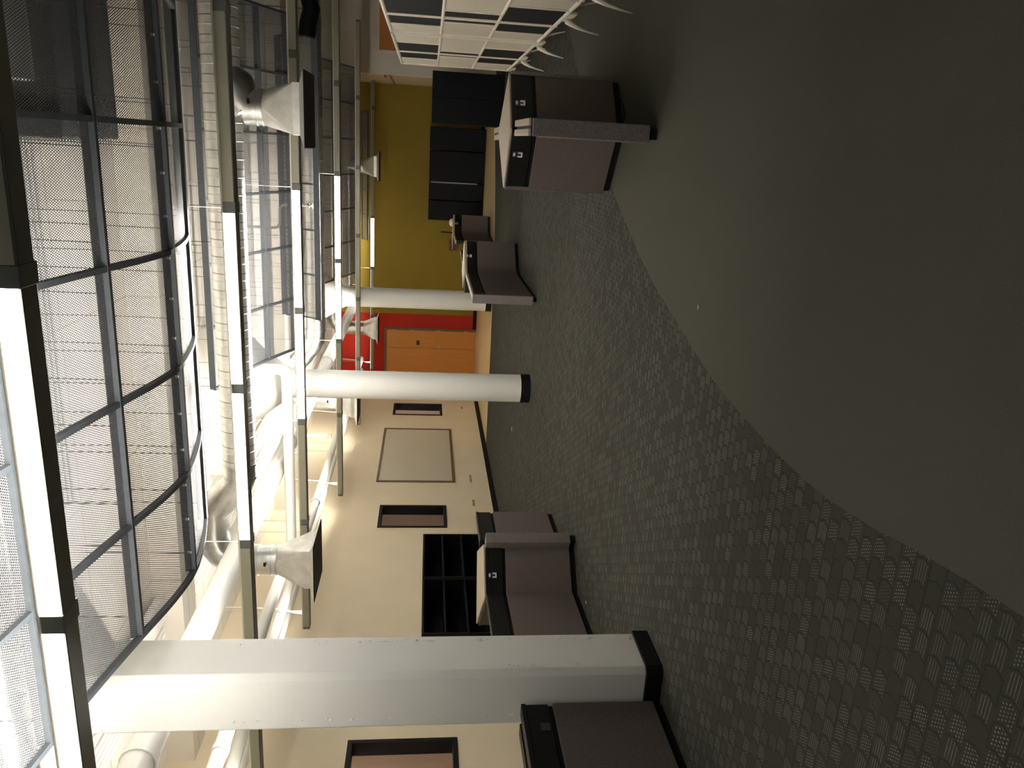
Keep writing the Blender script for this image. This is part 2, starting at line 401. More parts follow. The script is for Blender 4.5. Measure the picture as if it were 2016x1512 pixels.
# ------------------------------------------------------------------ left wall things
t = thing('whiteboard', (XL,13.59,.66), 'large blank whiteboard with thin bronze frame on the cream left wall', 'whiteboard')
B(XL+.004,XL+.012,12.33,14.85,.71,1.965).build('writing_surface', 'board', t)
f = MB(); w = .04; a0, a1, c0, c1 = 12.285, 14.895, .665, 2.01
f.box(XL+.001,XL+.022,a0,a1,c0,c0+w); f.box(XL+.001,XL+.022,a0,a1,c1-w,c1); f.box(XL+.001,XL+.022,a0,a0+w,c0+w,c1-w); f.box(XL+.001,XL+.022,a1-w,a1,c0+w,c1-w)
f.build('frame', 'boardframe', t)
for (y, w, lab) in ((16.31,.06,'single tan outlet low on the cream wall, farthest along near the narrow window'),
                    (12.47,.16,'double tan outlet low on the cream wall below the whiteboard'),
                    (11.50,.11,'tan wall outlet between the whiteboard and the bookcases')):
    t = thing('wall_outlet', (XL,y,.38), lab, 'outlet')
    B(XL,XL+.006,y-w,y+w,.365,.405).build('cover_plate', 'outlet', t, bevel=.002)
    for k in (-.5,.5): B(XL+.006,XL+.009,y+k*w-.02,y+k*w+.02,.373,.397).build('socket', 'socket', t)
# bookcases
for (y0, y1, lab) in ((7.38,8.525,'low black steel bookcase partly behind the square column'),
                      (8.545,9.685,'low black steel bookcase nearest the window, against the cream wall')):
    t = thing('bookcase', (XL+.21,(y0+y1)/2,0), lab, 'bookcase', )
    xa, xb = XL+.016, XL+.40
    B(xa,xb,y0,y0+.022,.0,1.2).build('side_panel', 'blackmetal', t); B(xa,xb,y1-.022,y1,.0,1.2).build('side_panel', 'blackmetal', t)
    B(xa,xa+.012,y0+.022,y1-.022,.0,1.178).build('back_panel', 'blackmetal', t)
    B(xa,xb,y0+.022,y1-.022,1.178,1.2).build('top', 'blackmetal', t)
    for z in (.06,.405,.668,.925):
        B(xa+.012,xb-.004,y0+.022,y1-.022,z,z+.022).build('shelf', 'blackmetal', t, bevel=.004)

# ------------------------------------------------------------------ columns
def oct_sq(x0, x1, y0, y1, c):
    return [(x0+c,y0),(x1-c,y0),(x1,y0+c),(x1,y1-c),(x1-c,y1),(x0+c,y1),(x0,y1-c),(x0,y0+c)]
t = thing('square_column', (-2.65,3.40,0), 'wide square white concrete column with chamfered corners and pitted seams, nearest the camera', 'column', 'white columns')
q0 = oct_sq(-2.815,-2.485,3.235,3.565,.028)
mb = MB(); mb.prism(q0,.085,2.78)
mb.frustum(q0,2.78,oct_sq(-3.14,-2.16,2.91,3.89,.05),3.12); mb.prism(oct_sq(-3.14,-2.16,2.91,3.89,.05),3.12,3.5)
mb.build('shaft', 'white', t, bevel=.004)
MB().prism(oct_sq(-2.828,-2.472,3.222,3.578,.03),0,.085).build('base_cove', 'black', t)
# pitted casting seams
for k, (x, y, ax) in enumerate(((-2.483,3.50,'x'),(-2.74,3.233,'y'),(-2.483,3.285,'x'))):
    mb = MB(); n = (70, 60, 18)[k]
    for i in range(n):
        z = random.uniform(.1,2.2) if k < 2 else random.choice((random.uniform(.1,.45),random.uniform(.6,.8)))
        r = random.uniform(.002,.0065); o = random.gauss(0,.006)
        c = Vector((x,y+o,z)) if ax == 'x' else Vector((x+o,y,z))
        vs = []
        for (dx,dy,dz) in ((1,0,0),(-1,0,0),(0,1,0),(0,-1,0),(0,0,1),(0,0,-1)):
            q = random.uniform(.5,1.2)
            vs.append(c+Vector((dx,dy,dz*random.uniform(1,2.5)))*r*q)
        mb.add(vs, [(0,2,4),(2,1,4),(1,3,4),(3,0,4),(2,0,5),(1,2,5),(3,1,5),(0,3,5)])
    mb.build('rough_seam', 'white', t)
for (cx, cy, r, lab) in ((-2.70,8.70,.163,'round white column standing in the middle of the patterned carpet, before the oak door'),
                         (-2.79,14.55,.185,'round white column behind the desk pod, farthest from the camera, beside the red wall')):
    t = thing('round_column', (cx,cy,0), lab, 'column', 'white columns')
    prof = [(r,.11),(r,2.66),(r*1.04,2.74),(r*1.35,2.84),(.42,3.10),(.62,3.30),(.70,3.36),(.70,3.38)]
    MB().lathe(prof,cx,cy,40).build('shaft', 'white', t, smooth=True)
    MB().box(cx-.8,cx+.8,cy-.8,cy+.8,3.38,3.5).build('drop_panel', 'white', t)
    MB().lathe([(r+.008,0),(r+.008,.11)],cx,cy,40).build('base_cove', 'black', t, smooth=True)

# ------------------------------------------------------------------ desk pods
def pod_panel(t, p, q, th=.07, z0=.045, ends=False, fab='fabric', top='band'):
    """one upright panel: kick base, fabric skin, black wiring band and top trim"""
    MB().slab(p,q,th*.55,0,z0,.015).build('kick_base', 'black', t)
    MB().slab(p,q,th,z0,.565).build('fabric_panel', fab, t, bevel=.004)
    MB().slab(p,q,th*.55,.565,.59,.004).build('shadow_gap', 'black', t)
    MB().slab(p,q,th*.9,.59,.702,.004).build('wiring_band', 'band', t, bevel=.003)
    MB().slab(p,q,th,.702,.725).build('top_trim', top, t, bevel=.003)
def pod_outlet(t, p, q, f, th=.07, z=.672, side=1):
    """navy outlet with a white block and a white clip on the wiring band"""
    p, q = Vector(p), Vector(q); d = (q-p).normalized(); n = Vector((d.y,-d.x))*side; c = p+(q-p)*f+n*(th*.45+.001)
    def bx(u0,u1,z0,z1,o0,o1):
        a = c+d*u0+n*o0; b = c+d*u1+n*o0; e = c+d*u1+n*o1; g = c+d*u0+n*o1
        return MB().prism([(v.x,v.y) for v in (a,b,e,g)],z+z0,z+z1)
    pl = bx(-.026,.026,-.034,.030,0,.004).build('power_outlet', 'navy', t, bevel=.001)
    w = bx(-.013,.013,.016,.030,.004,.010); w.build('socket_cap', 'whiteplastic', pl)
    m = MB()
    for u0,u1,a,b in ((-.019,-.010,-.022,.0),(.010,.019,-.022,.0),(-.019,.019,-.031,-.021)):
        k = bx(u0,u1,a,b,.004,.012); m.add(k.v,k.f)
    m.build('cable_clip', 'whiteplastic', pl)
def spoke(t, c, e, th=.095, cap='fabric2', top='lam', z=.70):
    """arm panel running out of the hub; full-height fabric end cap, pale slotted top"""
    c, e = Vector(c), Vector(e); d = (e-c).normalized()
    MB().slab(c,e,th*.6,0,.045,.015).build('kick_base', 'black', t)
    MB().slab(c,e-d*.03,th,.045,.565).build('fabric_panel', 'fabric', t, bevel=.004)
    MB().slab(c,e-d*.03,th*.8,.565,z,0).build('wiring_band', 'band', t, bevel=.003)
    MB().slab(e-d*.03,e,th,.045,z-.005).build('end_cap', cap, t, bevel=.006)
    n = Vector((-d.y,d.x))
    for s in (-1,1):
        a = c+n*s*th*.29; b = e-d*.03+n*s*th*.29
        MB().slab(a,b,th*.40,z,z+.014).build('top_trim', top, t, bevel=.003)

# right-hand pod with the arm pointing at the camera
L_, C_, R_, B_ = (-.225,5.44), (.137,5.165), (.465,5.45), (.125,6.02)
t = thing('desk_pod', (.13,5.4,0), 'taupe fabric desk hub before the white display racks, its arm pointing at the camera', 'desk', 'desk pods')
for p, q in ((C_,L_),(C_,R_),(L_,B_),(R_,B_)): pod_panel(t, p, q)
pod_outlet(t, C_, L_, .38, side=-1); pod_outlet(t, C_, R_, .40, side=1)
MB().prism([(-.25,5.44),(.137,5.145),(.49,5.45),(.125,6.05)],.7255,.738).build('worktop', 'lam', t, bevel=.003)
spoke(t, (.135,5.12), (.127,4.36)); spoke(t, (.125,6.07), (.118,6.75))
for p in (L_, R_):
    x = -.245 if p is L_ else .487
    MB().box(x-.012,x+.012,p[1]-.035,p[1]+.035,.045,.725).build('end_cap', 'fabric2', t, bevel=.003)
t2 = MB().tube([(.40,5.38,.02),(.36,5.28,.012),(.30,5.19,.010),(.24,5.13,.012),(.20,5.11,.03)],.006,8)
t2.build('power_cord', 'black', t, smooth=True)

# left group behind the square column
t = thing('desk_pod', (-3.3,5.6,0), 'taupe desk pod in front of the black bookcases, partly behind the square column', 'desk', 'desk pods')
pod_panel(t, (-3.075,5.535), (-3.345,5.255)); pod_outlet(t, (-3.075,5.535), (-3.345,5.255), .58, side=-1)
pod_panel(t, (-3.325,6.63), (-3.31,6.05)); pod_panel(t, (-3.33,5.235), (-3.28,4.35))
pod_panel(t, (-3.93,5.80), (-3.345,5.255)); pod_panel(t, (-3.42,6.05), (-3.075,5.535)); pod_panel(t, (-3.93,5.80), (-3.42,6.05))
MB().prism([(-3.98,5.84),(-3.43,6.13),(-3.05,5.56),(-3.32,5.22)],.7255,.738).build('worktop', 'lam', t, bevel=.003)
MB().slab((-2.955,5.50),(-3.06,5.57),.09,.045,.725).build('end_cap', 'fabric2', t, bevel=.006)
MB().slab((-2.965,5.505),(-3.05,5.565),.05,0,.045).build('kick_base', 'black', t)

# nearest pod at the left edge of the frame
t = thing('desk_pod', (-2.7,2.6,0), 'taupe desk pod touching the front of the square column, nearest of all', 'desk', 'desk pods')
pod_panel(t, (-2.685,3.205), (-2.705,1.9)); pod_panel(t, (-2.80,3.20), (-2.83,1.9))
k = MB().box(-2.662,-2.654,3.02,3.07,.60,.645); k.build('power_outlet', 'sticker', t)

# middle pod, curved corner
t = thing('desk_pod', (-1.6,10.3,0), 'taupe desk pod with a curved corner, in front of the far round column', 'desk', 'desk pods')
arc = [(-1.245,10.71),(-1.47,10.46),(-1.545,10.37),(-1.59,10.26),(-1.607,10.14),(-1.607,8.56)]
def multi(t, pts, th=.07):
    def sw(th, z0, z1, name, m):
        mb = MB(); P = [Vector(p) for p in pts]; L = []; R = []
        for i in range(len(P)):
            d = (P[min(i+1,len(P)-1)]-P[max(i-1,0)]).normalized(); n = Vector((-d.y,d.x))*th/2
            L.append(P[i]+n); R.append(P[i]-n)
        poly = [(v.x,v.y) for v in L]+[(v.x,v.y) for v in R[::-1]]
        mb.prism(poly,z0,z1).build(name, m, t, smooth=True)
    sw(th*.55,0,.045,'kick_base','black'); sw(th,.045,.565,'fabric_panel','fabric'); sw(th*.55,.565,.59,'shadow_gap','black')
    sw(th*.9,.59,.702,'wiring_band','band'); sw(th,.702,.725,'top_trim','lam')
multi(t, arc)
pod_outlet(t, (-1.245,10.71), (-1.47,10.46), .8, side=-1)
MB().slab((-1.607,8.56),(-1.607,8.50),.10,.045,.725).build('end_cap', 'fabric2', t, bevel=.006)
pod_panel(t, (-1.65,10.335), (-1.87,10.31)); pod_panel(t, (-1.27,10.76), (-1.66,11.12)); pod_panel(t, (-1.66,11.20), (-1.55,12.0))
MB().prism([(-1.23,10.74),(-1.62,10.28),(-1.88,10.72),(-1.70,11.15)],.7255,.738).build('worktop', 'lam', t, bevel=.003)
# far pod on the vinyl edge
t = thing('desk_pod', (-1.5,15.4,0), 'small dark desk pod farthest away, before the dark cabinets', 'desk', 'desk pods')
multi(t, [(-1.31,15.78),(-1.50,15.66),(-1.60,15.56),(-1.66,15.40),(-1.68,14.45)])
pod_outlet(t, (-1.31,15.78), (-1.50,15.66), .85, side=-1)
pod_panel(t, (-1.33,15.82), (-1.75,16.25)); MB().prism([(-1.30,15.80),(-1.62,15.58),(-2.0,15.8),(-1.74,16.2)],.7255,.738).build('worktop', 'lam', t, bevel=.003)
o = MB().lathe([(.075,.738),(.082,.75),(.07,.785),(.045,.80),(.015,.806)],-1.46,15.86,20).build('bowl', 'whiteplastic', None, smooth=True)
tag(o, 'small rounded white bowl turned over on the farthest desk pod', 'bowl')
o = MB().tube([(-1.66,15.84,.738),(-1.655,15.86,.97)],.012,8).build('rod', 'black', None, smooth=True)
tag(o, 'thin black rod standing upright on the farthest desk pod', 'rod')

# ------------------------------------------------------------------ dark cabinets along the olive wall
cab = [(-1.60,-1.17,.0),(-1.15,-.77,.0),(-.75,-.10,.0),(-.08,.40,.0)]
labs = ['dark blue-black steel cabinet at the left end of the row before the olive wall',
        'dark steel cabinet second from the left before the olive wall, pale edge at its right',
        'wide dark steel cabinet in the middle of the row before the olive wall',
        'dark steel cabinet at the corner where the row turns toward the display racks']
for (x0, x1, _), lab in zip(cab, labs):
    t = thing('storage_cabinet', ((x0+x1)/2,18.05,0), lab, 'cabinet', 'dark cabinets by the olive wall')
    B(x0,x1,17.82,18.30,.0,1.228).build('body', 'navymetal', t, bevel=.006)
    B(x0+.012,x1-.012,17.80,17.822,.06,1.20).build('door', 'navymetal', t, bevel=.003)
    B(x1-.05,x1-.03,17.785,17.80,.62,.72).build('handle', 'blackmetal', t)
    if lab.startswith('dark steel cabinet second'):
        B(x1-.016,x1+.012,17.79,17.815,.16,1.19).build('door_edge', 'ductgrey', t)
# nearer wide cabinet behind the display racks
t = thing('storage_cabinet', (.8,14.15,0), 'wide dark steel cabinet standing behind the far end of the white display racks', 'cabinet', 'dark cabinets by the olive wall')
B(.365,1.20,13.92,14.4,0,1.215).build('body', 'navymetal', t, bevel=.006)
for a, b in ((.377,.78),(.785,1.188)): B(a,b,13.90,13.922,.05,1.19).build('door', 'navymetal', t, bevel=.003)
# small things on the far walls
o = B(-2.34,-2.07,YB-.06,YB,.54,.71).build('wall_box', 'darkred', None, bevel=.004); tag(o, 'small dark red box low on the olive wall behind the desk pods', 'box')
o = B(1.2,1.25,16.02,16.16,2.085,2.135).build('alarm_strobe', 'redplastic', None, bevel=.004); tag(o, 'small red alarm strobe on the tan return wall', 'alarm')
t = thing('cork_board', (2.4,15.85,1.1), 'orange cork board with a pale frame on the off-white wall', 'cork board')
B(1.66,3.2,15.83,15.85,1.20,2.215).build('cork_surface', 'cork', t)
f = MB(); f.box(1.62,1.66,15.82,15.85,1.16,2.255); f.box(3.2,3.24,15.82,15.85,1.16,2.255); f.box(1.66,3.2,15.82,15.85,1.16,1.2); f.box(1.66,3.2,15.82,15.85,2.215,2.255)
f.build('frame', 'wbframe', t)

# ------------------------------------------------------------------ white display racks
ZR = (.28,.727,1.165,1.61)
def rack(y0, y1, posts, cells, lab, feet):
    t = thing('display_rack', (.97,(y0+y1)/2,0), lab, 'display rack', 'white display racks')
    r = .019; x = .97
    for z in ZR: MB().tube([(x,y0,z),(x,y1,z)],r if z in (ZR[0],ZR[3]) else .015,10).build('cross_rail', 'wbframe', t, smooth=True)
    for y in posts: MB().tube([(x,y,ZR[0]-.02),(x,y,ZR[3]+.012)],r,10).build('post', 'wbframe', t, smooth=True)
    for row, cs in enumerate(cells):
        za, zb = ZR[2-row], ZR[3-row]
        for (a, b, c) in cs:
            MB().box(x-.004,x+.012,a,b,za+.012,zb-.012).build('panel', 'wbblack' if c else 'wbwhite', t)
        for (a, b, c), (a2, b2, c2) in zip(cs, cs[1:]):
            if not any(abs(b-p) < .05 for p in posts):
                MB().tube([(x-.006,b,za),(x-.006,b,zb)],.010,8).build('divider', 'wbframe', t, smooth=True)
    for y in feet:
        mb = MB()
        mb.prism([(x-.008,y-.16),(x+.008,y-.16),(x+.008,y+.19),(x-.008,y+.19)],.205,.275)
        mb.build('foot_plate', 'wbframe', t, bevel=.002)
        for s in (-1,1):
            pts = [(x+s*.02,y+.10,.235),(x+s*.045,y+.03,.215),(x+s*.075,y-.01,.165),(x+s*.095,y-.025,.10),(x+s*.115,y-.035,.012)]
            MB().tube(pts,[.022,.020,.013,.008,.004],8).build('foot', 'wbframe', t, smooth=True)
W, K = 0, 1
rack(4.35,7.62,(4.37,5.50,6.64,7.60),
     [[(4.39,5.48,K),(5.52,6.62,K),(6.66,7.14,K),(7.14,7.58,W)],
      [(4.39,5.48,W),(5.52,6.28,W),(6.28,6.60,K),(6.66,6.86,K),(6.86,7.58,W)],
      [(4.39,5.48,W),(5.52,5.90,W),(5.90,6.62,K),(6.66,7.16,K),(7.16,7.58,W)]],
     'nearest white tubular display rack of black and white panels at the right', (6.20,5.2))
rack(7.72,10.50,(7.74,9.15,10.48),
     [[(7.76,8.34,W),(8.34,9.13,K),(9.17,9.80,K),(9.80,10.46,W)],
      [(7.76,8.85,W),(8.85,9.13,K),(9.17,9.36,K),(9.36,10.46,W)],
      [(7.76,8.34,W),(8.34,9.13,K),(9.17,9.80,K),(9.80,10.46,W)]],
     'second white tubular display rack of black and white panels, in line behind the nearest', (7.80,9.12,10.35))

# ------------------------------------------------------------------ pendant light rows
ZL = 2.42; XB = [-5.15,-3.85,-2.73,-1.595,-.433,.70,1.90]
def light_row(yf, lit, up, lab, cables, dep=.10):
    y1 = yf+dep
    t = thing('pendant_light', (-1.6,yf+dep/2,ZL), lab, 'light fixture', 'linear pendant light rows')
    mb = MB(); mb.box(XB[0],XB[-1],yf,y1,ZL,ZL+.072); mb.build('housing', 'fixture', t, bevel=.006)
    mb = MB(); mb.box(XB[0],XB[-1],yf-.004,yf+.006,ZL+.0725,ZL+.084); mb.box(XB[0],XB[-1],y1-.006,y1+.004,ZL+.0725,ZL+.084); mb.build('top_lip', 'lip', t)
    for i in range(6):
        a, b = XB[i]+.035, XB[i+1]-.035; on = i in lit
        lit_ = on
        for (ya, yb) in ((yf-.005,yf+.001),(y1-.001,y1+.005)):
            on = i in lit and not (ya > yf and yf > 17)
            o = B(a,b,ya,yb,ZL+.006,ZL+.0715).build('lens', 'lens_on' if on else 'lens_off', t)
            o['label'] = 'glowing white lens' if on else 'unlit cream lens'
        on = lit_
        if on or i in up: B(a,b,yf+.018,y1-.018,ZL+.0725,ZL+.078).build('lamp', 'lampsoft' if on and yf < 3 else 'lamp' if on else ('lampsoft' if yf < 10 else 'fillfar' if yf < 17 else 'fillfaint'), t)  # units in up have unlit lenses; their uplights are added to brighten the left side
    for i in range(1,6):
        B(XB[i]-.034,XB[i]+.034,yf-.007,y1+.007,ZL-.003,ZL+.0722).build('joint_collar', 'fixture', t, bevel=.003)
    for x in cables:
        MB().tube([(x,yf+dep/2,ZL+.07),(x,yf+dep/2,ZC)],.0028,6).build('suspension_cable', 'cord', t, smooth=True)
    return t
CB = (-4.95,-2.74,-.44,1.75)
LR = [(2.365,(2,3),(0,1),'nearest pendant light row, crossing high over the view with two lit lenses'),
      (4.985,(2,3),(0,1),'second pendant light row, passing behind the square column, two lenses lit'),
      (7.49,(2,3),(0,1),'third pendant light row, just in front of the nearer round column, two lenses lit'),
      (10.87,(2,3),(0,1),'fourth pendant light row, between the two round columns, two lenses lit'),
      (14.0,(),(0,1),'fifth pendant light row, lenses all unlit but uplights added at its left, close to the far round column'),
      (17.75,(2,),(0,1),'farthest pendant light row, one lens lit in front of the olive wall')]
for yf, lit, up, lab in LR:
    t = light_row(yf, lit, up, lab, CB)
    if yf > 7:   # power feed at the left end
        y = yf+.05
        MB().tube([(-4.98,y,ZL+.07),(-4.97,y,ZL+.18),(-4.93,y,ZL+.30),(-4.90,y,ZC-.3),(-4.90,y,ZC)],.009,8).build('power_feed', 'cord', t, smooth=True)

# ------------------------------------------------------------------ perforated canopies
XR = [-2.315+.585*i for i in range(7)]
def canopy(prof, rails, lab, ribs=XR, wires=True, name='ceiling_canopy', rw=.024, edge_h=.055):
    """prof: (y, z) curve; rails: indices into prof where a cross rail runs"""
    cx = (ribs[0]+ribs[-1])/2
    t = thing(name, (cx,prof[0][0],prof[0][1]), lab, 'ceiling canopy', 'perforated ceiling canopies')
    # refine curve with Catmull-Rom
    P = [Vector((0,y,z)) for y, z in prof]; fine = []; idx = {}
    for i in range(len(P)-1):
        a, b, c, d = P[max(i-1,0)], P[i], P[i+1], P[min(i+2,len(P)-1)]
        idx[i] = len(fine)
        for k in range(6):
            u = k/6
            fine.append(.5*((2*b)+(c-a)*u+(2*a-5*b+4*c-d)*u*u+(3*b-a-3*c+d)*u**3))
    idx[len(P)-1] = len(fine); fine.append(P[-1])
    arc = [0]
    for a, b in zip(fine, fine[1:]): arc.append(arc[-1]+(b-a).length)
    cuts = [idx[r] for r in rails]
    for i0, i1 in zip(cuts, cuts[1:]):
        for xa, xb in zip(ribs, ribs[1:]):
            me = bpy.data.meshes.new('mesh_panel'); w = Vector(t['_w']); vs = []; fs = []; uv = []
            for k in range(i0,i1+1):
                for x in (xa+.012,xb-.012):
                    vs.append(tuple(Vector((x,fine[k].y,fine[k].z+.008))-w)); uv.append((x,arc[k]))
            for k in range(i1-i0): fs.append((2*k,2*k+1,2*k+3,2*k+2))
            me.from_pydata(vs,[],fs); ul = me.uv_layers.new(name='UVMap')
            for lp in me.loops: ul.data[lp.index].uv = uv[lp.vertex_index]
            for p in me.polygons: p.use_smooth = True
            o = bpy.data.objects.new('mesh_panel', me); COL.objects.link(o); me.materials.append(M['perf']); o.parent = t
    for x in ribs:      # curved ribs, square section
        mb = MB(); vs = []; fs = []
        for p in fine: vs += [(x-rw/2,p.y,p.z-.012),(x+rw/2,p.y,p.z-.012),(x+rw/2,p.y,p.z+.016),(x-rw/2,p.y,p.z+.016)]
        for k in range(len(fine)-1):
            for j in range(4): fs.append((4*k+j,4*k+(j+1)%4,4*k+4+(j+1)%4,4*k+4+j))
        m = 4*(len(fine)-1); fs += [(3,2,1,0),(m,m+1,m+2,m+3)]
        mb.add(vs,fs).build('rib', 'frame', t)
    for ci in cuts:
        p = fine[ci]; a = fine[max(ci-1,0)]; b = fine[min(ci+1,len(fine)-1)]; d = (b-a).normalized()
        h = edge_h
        mb = MB().box(ribs[0],ribs[-1],p.y-.013,p.y+.013,p.z-.012,p.z-.012+h); mb.build('rail', 'frame', t)
        for x in ribs[:-1]:
            for q in (.18,.82):
                if wires: MB().tube([(x+.585*q,p.y,p.z+.02),(x+.585*q+.004,p.y+.003,(p.z+ZC)/2),(x+.585*q,p.y,ZC)],.0022,5).build('hanger_wire', 'wire', t)
    return t
c1 = canopy([(1.45,2.76),(1.9,2.73),(2.28,2.705),(2.64,2.665),(3.00,2.613),(3.33,2.557),(3.65,2.50),(3.93,2.48),(4.25,2.52),(4.55,2.585)],[0,3,5,7,9],
       'nearest perforated metal ceiling canopy sagging between the first two light rows')
for i in range(17):
    x = XR[0]+.12+.2*i
    MB().box(x-.006,x+.006,3.912,3.918,2.485,2.503).build('clip', 'whiteplastic', c1)
canopy([(7.20,3.20),(7.74,3.09),(7.96,3.03),(8.32,2.915),(8.79,2.715)],[0,1,3,4],
       'second perforated canopy, sloping down toward the third light row beside the nearer round column')
canopy([(10.32,2.632),(10.42,2.72),(10.50,2.83),(10.56,2.95),(10.62,3.12)],[0,4],
       'steep perforated panel strip with a dark bottom rail below the middle duct', edge_h=.075)
canopy([(12.6,3.13),(13.0,2.996),(13.6,2.80),(14.05,2.66),(14.52,2.505)],[0,2,4],
       'third perforated canopy, near the far round column')
canopy([(17.2,2.52),(17.32,2.56),(17.45,2.66)],[0,2],
       'farthest perforated canopy strip, hanging just before the olive wall', ribs=[-2.04+.53*i for i in range(6)], edge_h=.03)

# ------------------------------------------------------------------ ducts
def duct_x(mb, x0, x1, y, z, r, pitch=.145, n=28):
    """round duct along x with raised seams"""
    prof = []; x = x0
    while x < x1-.01:
        prof += [(x,r),(min(x+pitch-.012,x1),r),(min(x+pitch-.009,x1),r+.004),(min(x+pitch-.003,x1),r+.004)]; x += pitch
    prof.append((x1,r))
    mb.tube([(p[0],y,z) for p in prof],[p[1] for p in prof],n)
def arc_pts(c, a, b, n=7):
    """quarter bend round corner c from point a to point b"""
    c, a, b = Vector(c), Vector(a), Vector(b); out = []
    for i in range(n+1):
        u = i/n; out.append(tuple((1-u)**2*a+2*u*(1-u)*c+u*u*b))
    return out
def drop(t, x, y, zt, zneck, zd=2.245, r=.142, plate='black'):
    """round drop, damper lever, square transition and diffuser"""
    MB().tube([(x,y,zt),(x,y,zneck)],r,28).build('drop_collar', 'galv', t, smooth=True)
    mb = MB()
    for z in (zneck+.012,zneck+.06): mb.tube([(x,y,z-.006),(x,y,z+.006)],r+.006,28)
    mb.build('collar_band', 'galv', t, smooth=True)
    mb = MB(); mb.tube([(x+.03,y-r-.002,zneck+.10),(x+.03,y-r-.02,zneck+.10)],.012,8); mb.box(x+.02,x+.06,y-r-.024,y-r-.016,zneck+.09,zneck+.11)
    mb.build('damper_lever', 'blackmetal', t)
    n = 28; k = .198; zb = zd+.10; q = n//4
    ring = [(x+r*math.cos(2*PI*i/n),y+r*math.sin(2*PI*i/n),zneck) for i in range(n)]
    cor = [(x+k*a,y+k*b,zb) for a, b in ((1,1),(-1,1),(-1,-1),(1,-1))]; fs = []
    for c in range(4):
        for i in range(q): fs.append((c*q+i,(c*q+i+1) % n,n+c))
        fs.append(((c+1)*q % n,n+(c+1) % 4,n+c))
    MB().add(ring+cor,fs).build('transition', 'galvdull', t)
    MB().box(x-k-.004,x+k+.004,y-k-.004,y+k+.004,zd+.045,zb+.004).build('neck_box', 'galvdull', t, bevel=.003)
    sq = lambda h: [(x-h,y-h),(x+h,y-h),(x+h,y+h),(x-h,y+h)]
    MB().frustum(sq(.30),zd,sq(k+.01),zd+.045).build('diffuser_flare', 'ductgrey' if plate == 'navymetal' else 'galvdull', t)
    MB().prism(sq(.295),zd-.006,zd).build('diffuser_plate', 'black', t)
# duct along the second light row
Y1, Z1, R1 = 6.93, 2.94, .15
t = thing('air_duct', (-1,Y1,Z1), 'long round galvanised duct beyond the second light row, feeding two square diffusers', 'duct', 'galvanised air ducts')
mb = MB(); duct_x(mb,-2.95,3.2,Y1,Z1,R1); mb.build('trunk', 'galvseam', t, smooth=True)
mb = MB(); pts = [(-2.95,Y1,Z1),(-3.05,Y1,Z1)]+arc_pts((-3.16,Y1,Z1),(-3.08,Y1,Z1+.0),(-3.27,Y1,Z1+.12),4)+[(-3.42,Y1,Z1+.27)]+arc_pts((-3.97,Y1,Z1+.30),(-3.62,Y1,Z1+.28),(-3.97,Y1,Z1-.06),6)+[(-3.97,Y1,2.80)]
mb.tube(pts,.152,28); mb.build('elbow', 'galv', t, smooth=True)
mb = MB()
for x, z in ((-2.95,Z1),(-3.08,Z1)): mb.tube([(x-.012,Y1,z),(x+.012,Y1,z)],.158,28)
mb.build('joint_band', 'galv', t, smooth=True)
drop(t,-3.97,Y1,2.82,2.62)
mb = MB(); mb.tube([(.42,Y1,Z1-.02),(.36,Y1,Z1-.12),(.26,Y1,2.79),(.22,Y1,2.74)],[.165,.16,.15,.143],28); mb.build('branch_tee', 'galv', t, smooth=True)
drop(t,.22,Y1,2.76,2.60,plate='navymetal')
for x in (-2.2,-.9,.35,1.6):
    MB().tube([(x,Y1,Z1+R1),(x,Y1,ZC)],.003,6).build('hanger_wire', 'wire', t)
# second duct
Y2, Z2 = 11.62, 2.88
t = thing('air_duct', (-1,Y2,Z2), 'round shiny duct behind the steep perforated strip, curling toward the nearer round column', 'duct', 'galvanised air ducts')
mb = MB(); duct_x(mb,-2.75,3.2,Y2,Z2,.145); mb.build('trunk', 'galv', t, smooth=True)
mb = MB(); pts = [(-2.75,Y2,Z2)]+arc_pts((-2.95,Y2,Z2),(-2.8,Y2,Z2),(-3.08,Y2,Z2+.12),4)+[(-3.34,Y2,Z2+.33)]+arc_pts((-3.88,Y2,Z2+.35),(-3.55,Y2,Z2+.345),(-3.88,Y2,Z2),6)+[(-3.88,Y2,2.78)]
mb.tube(pts,.147,28); mb.build('elbow', 'galv', t, smooth=True)
mb = MB(); mb.tube([(-2.77,Y2,Z2),(-2.73,Y2,Z2)],.154,28); mb.build('joint_band', 'galv', t, smooth=True)
drop(t,-3.88,Y2,2.80,2.60)
for x in (-1.2,.3): MB().tube([(x,Y2,Z2+.14),(x,Y2,ZC)],.003,6).build('hanger_wire', 'wire', t)
# third duct
Y3, Z3 = 16.6, 2.86
t = thing('air_duct', (-1,Y3,Z3), 'farthest round duct above the third canopy, feeding the diffuser on the red wall side', 'duct', 'galvanised air ducts')
mb = MB(); duct_x(mb,-2.9,1.2,Y3,Z3,.14); mb.build('trunk', 'galv', t, smooth=True)
mb = MB(); mb.tube([(-2.9,Y3,Z3)]+[(-3.0,Y3,Z3+.02),(-3.25,Y3,Z3+.26),(-3.42,Y3,Z3+.35)]+arc_pts((-3.86,Y3,Z3+.37),(-3.55,Y3,Z3+.365),(-3.86,Y3,2.90),6)+[(-3.86,Y3,2.70)],.142,28); mb.build('elbow', 'galv', t, smooth=True)
drop(t,-3.86,Y3,2.72,2.56)
mb = MB(); mb.tube([(-.47,Y3,Z3-.05),(-.47,Y3,2.66)],.15,24); mb.build('branch_tee', 'galv', t, smooth=True)
drop(t,-.47,Y3,2.68,2.56)
for x in (-1.8,.6): MB().tube([(x,Y3,Z3+.14),(x,Y3,ZC)],.003,6).build('hanger_wire', 'wire', t)
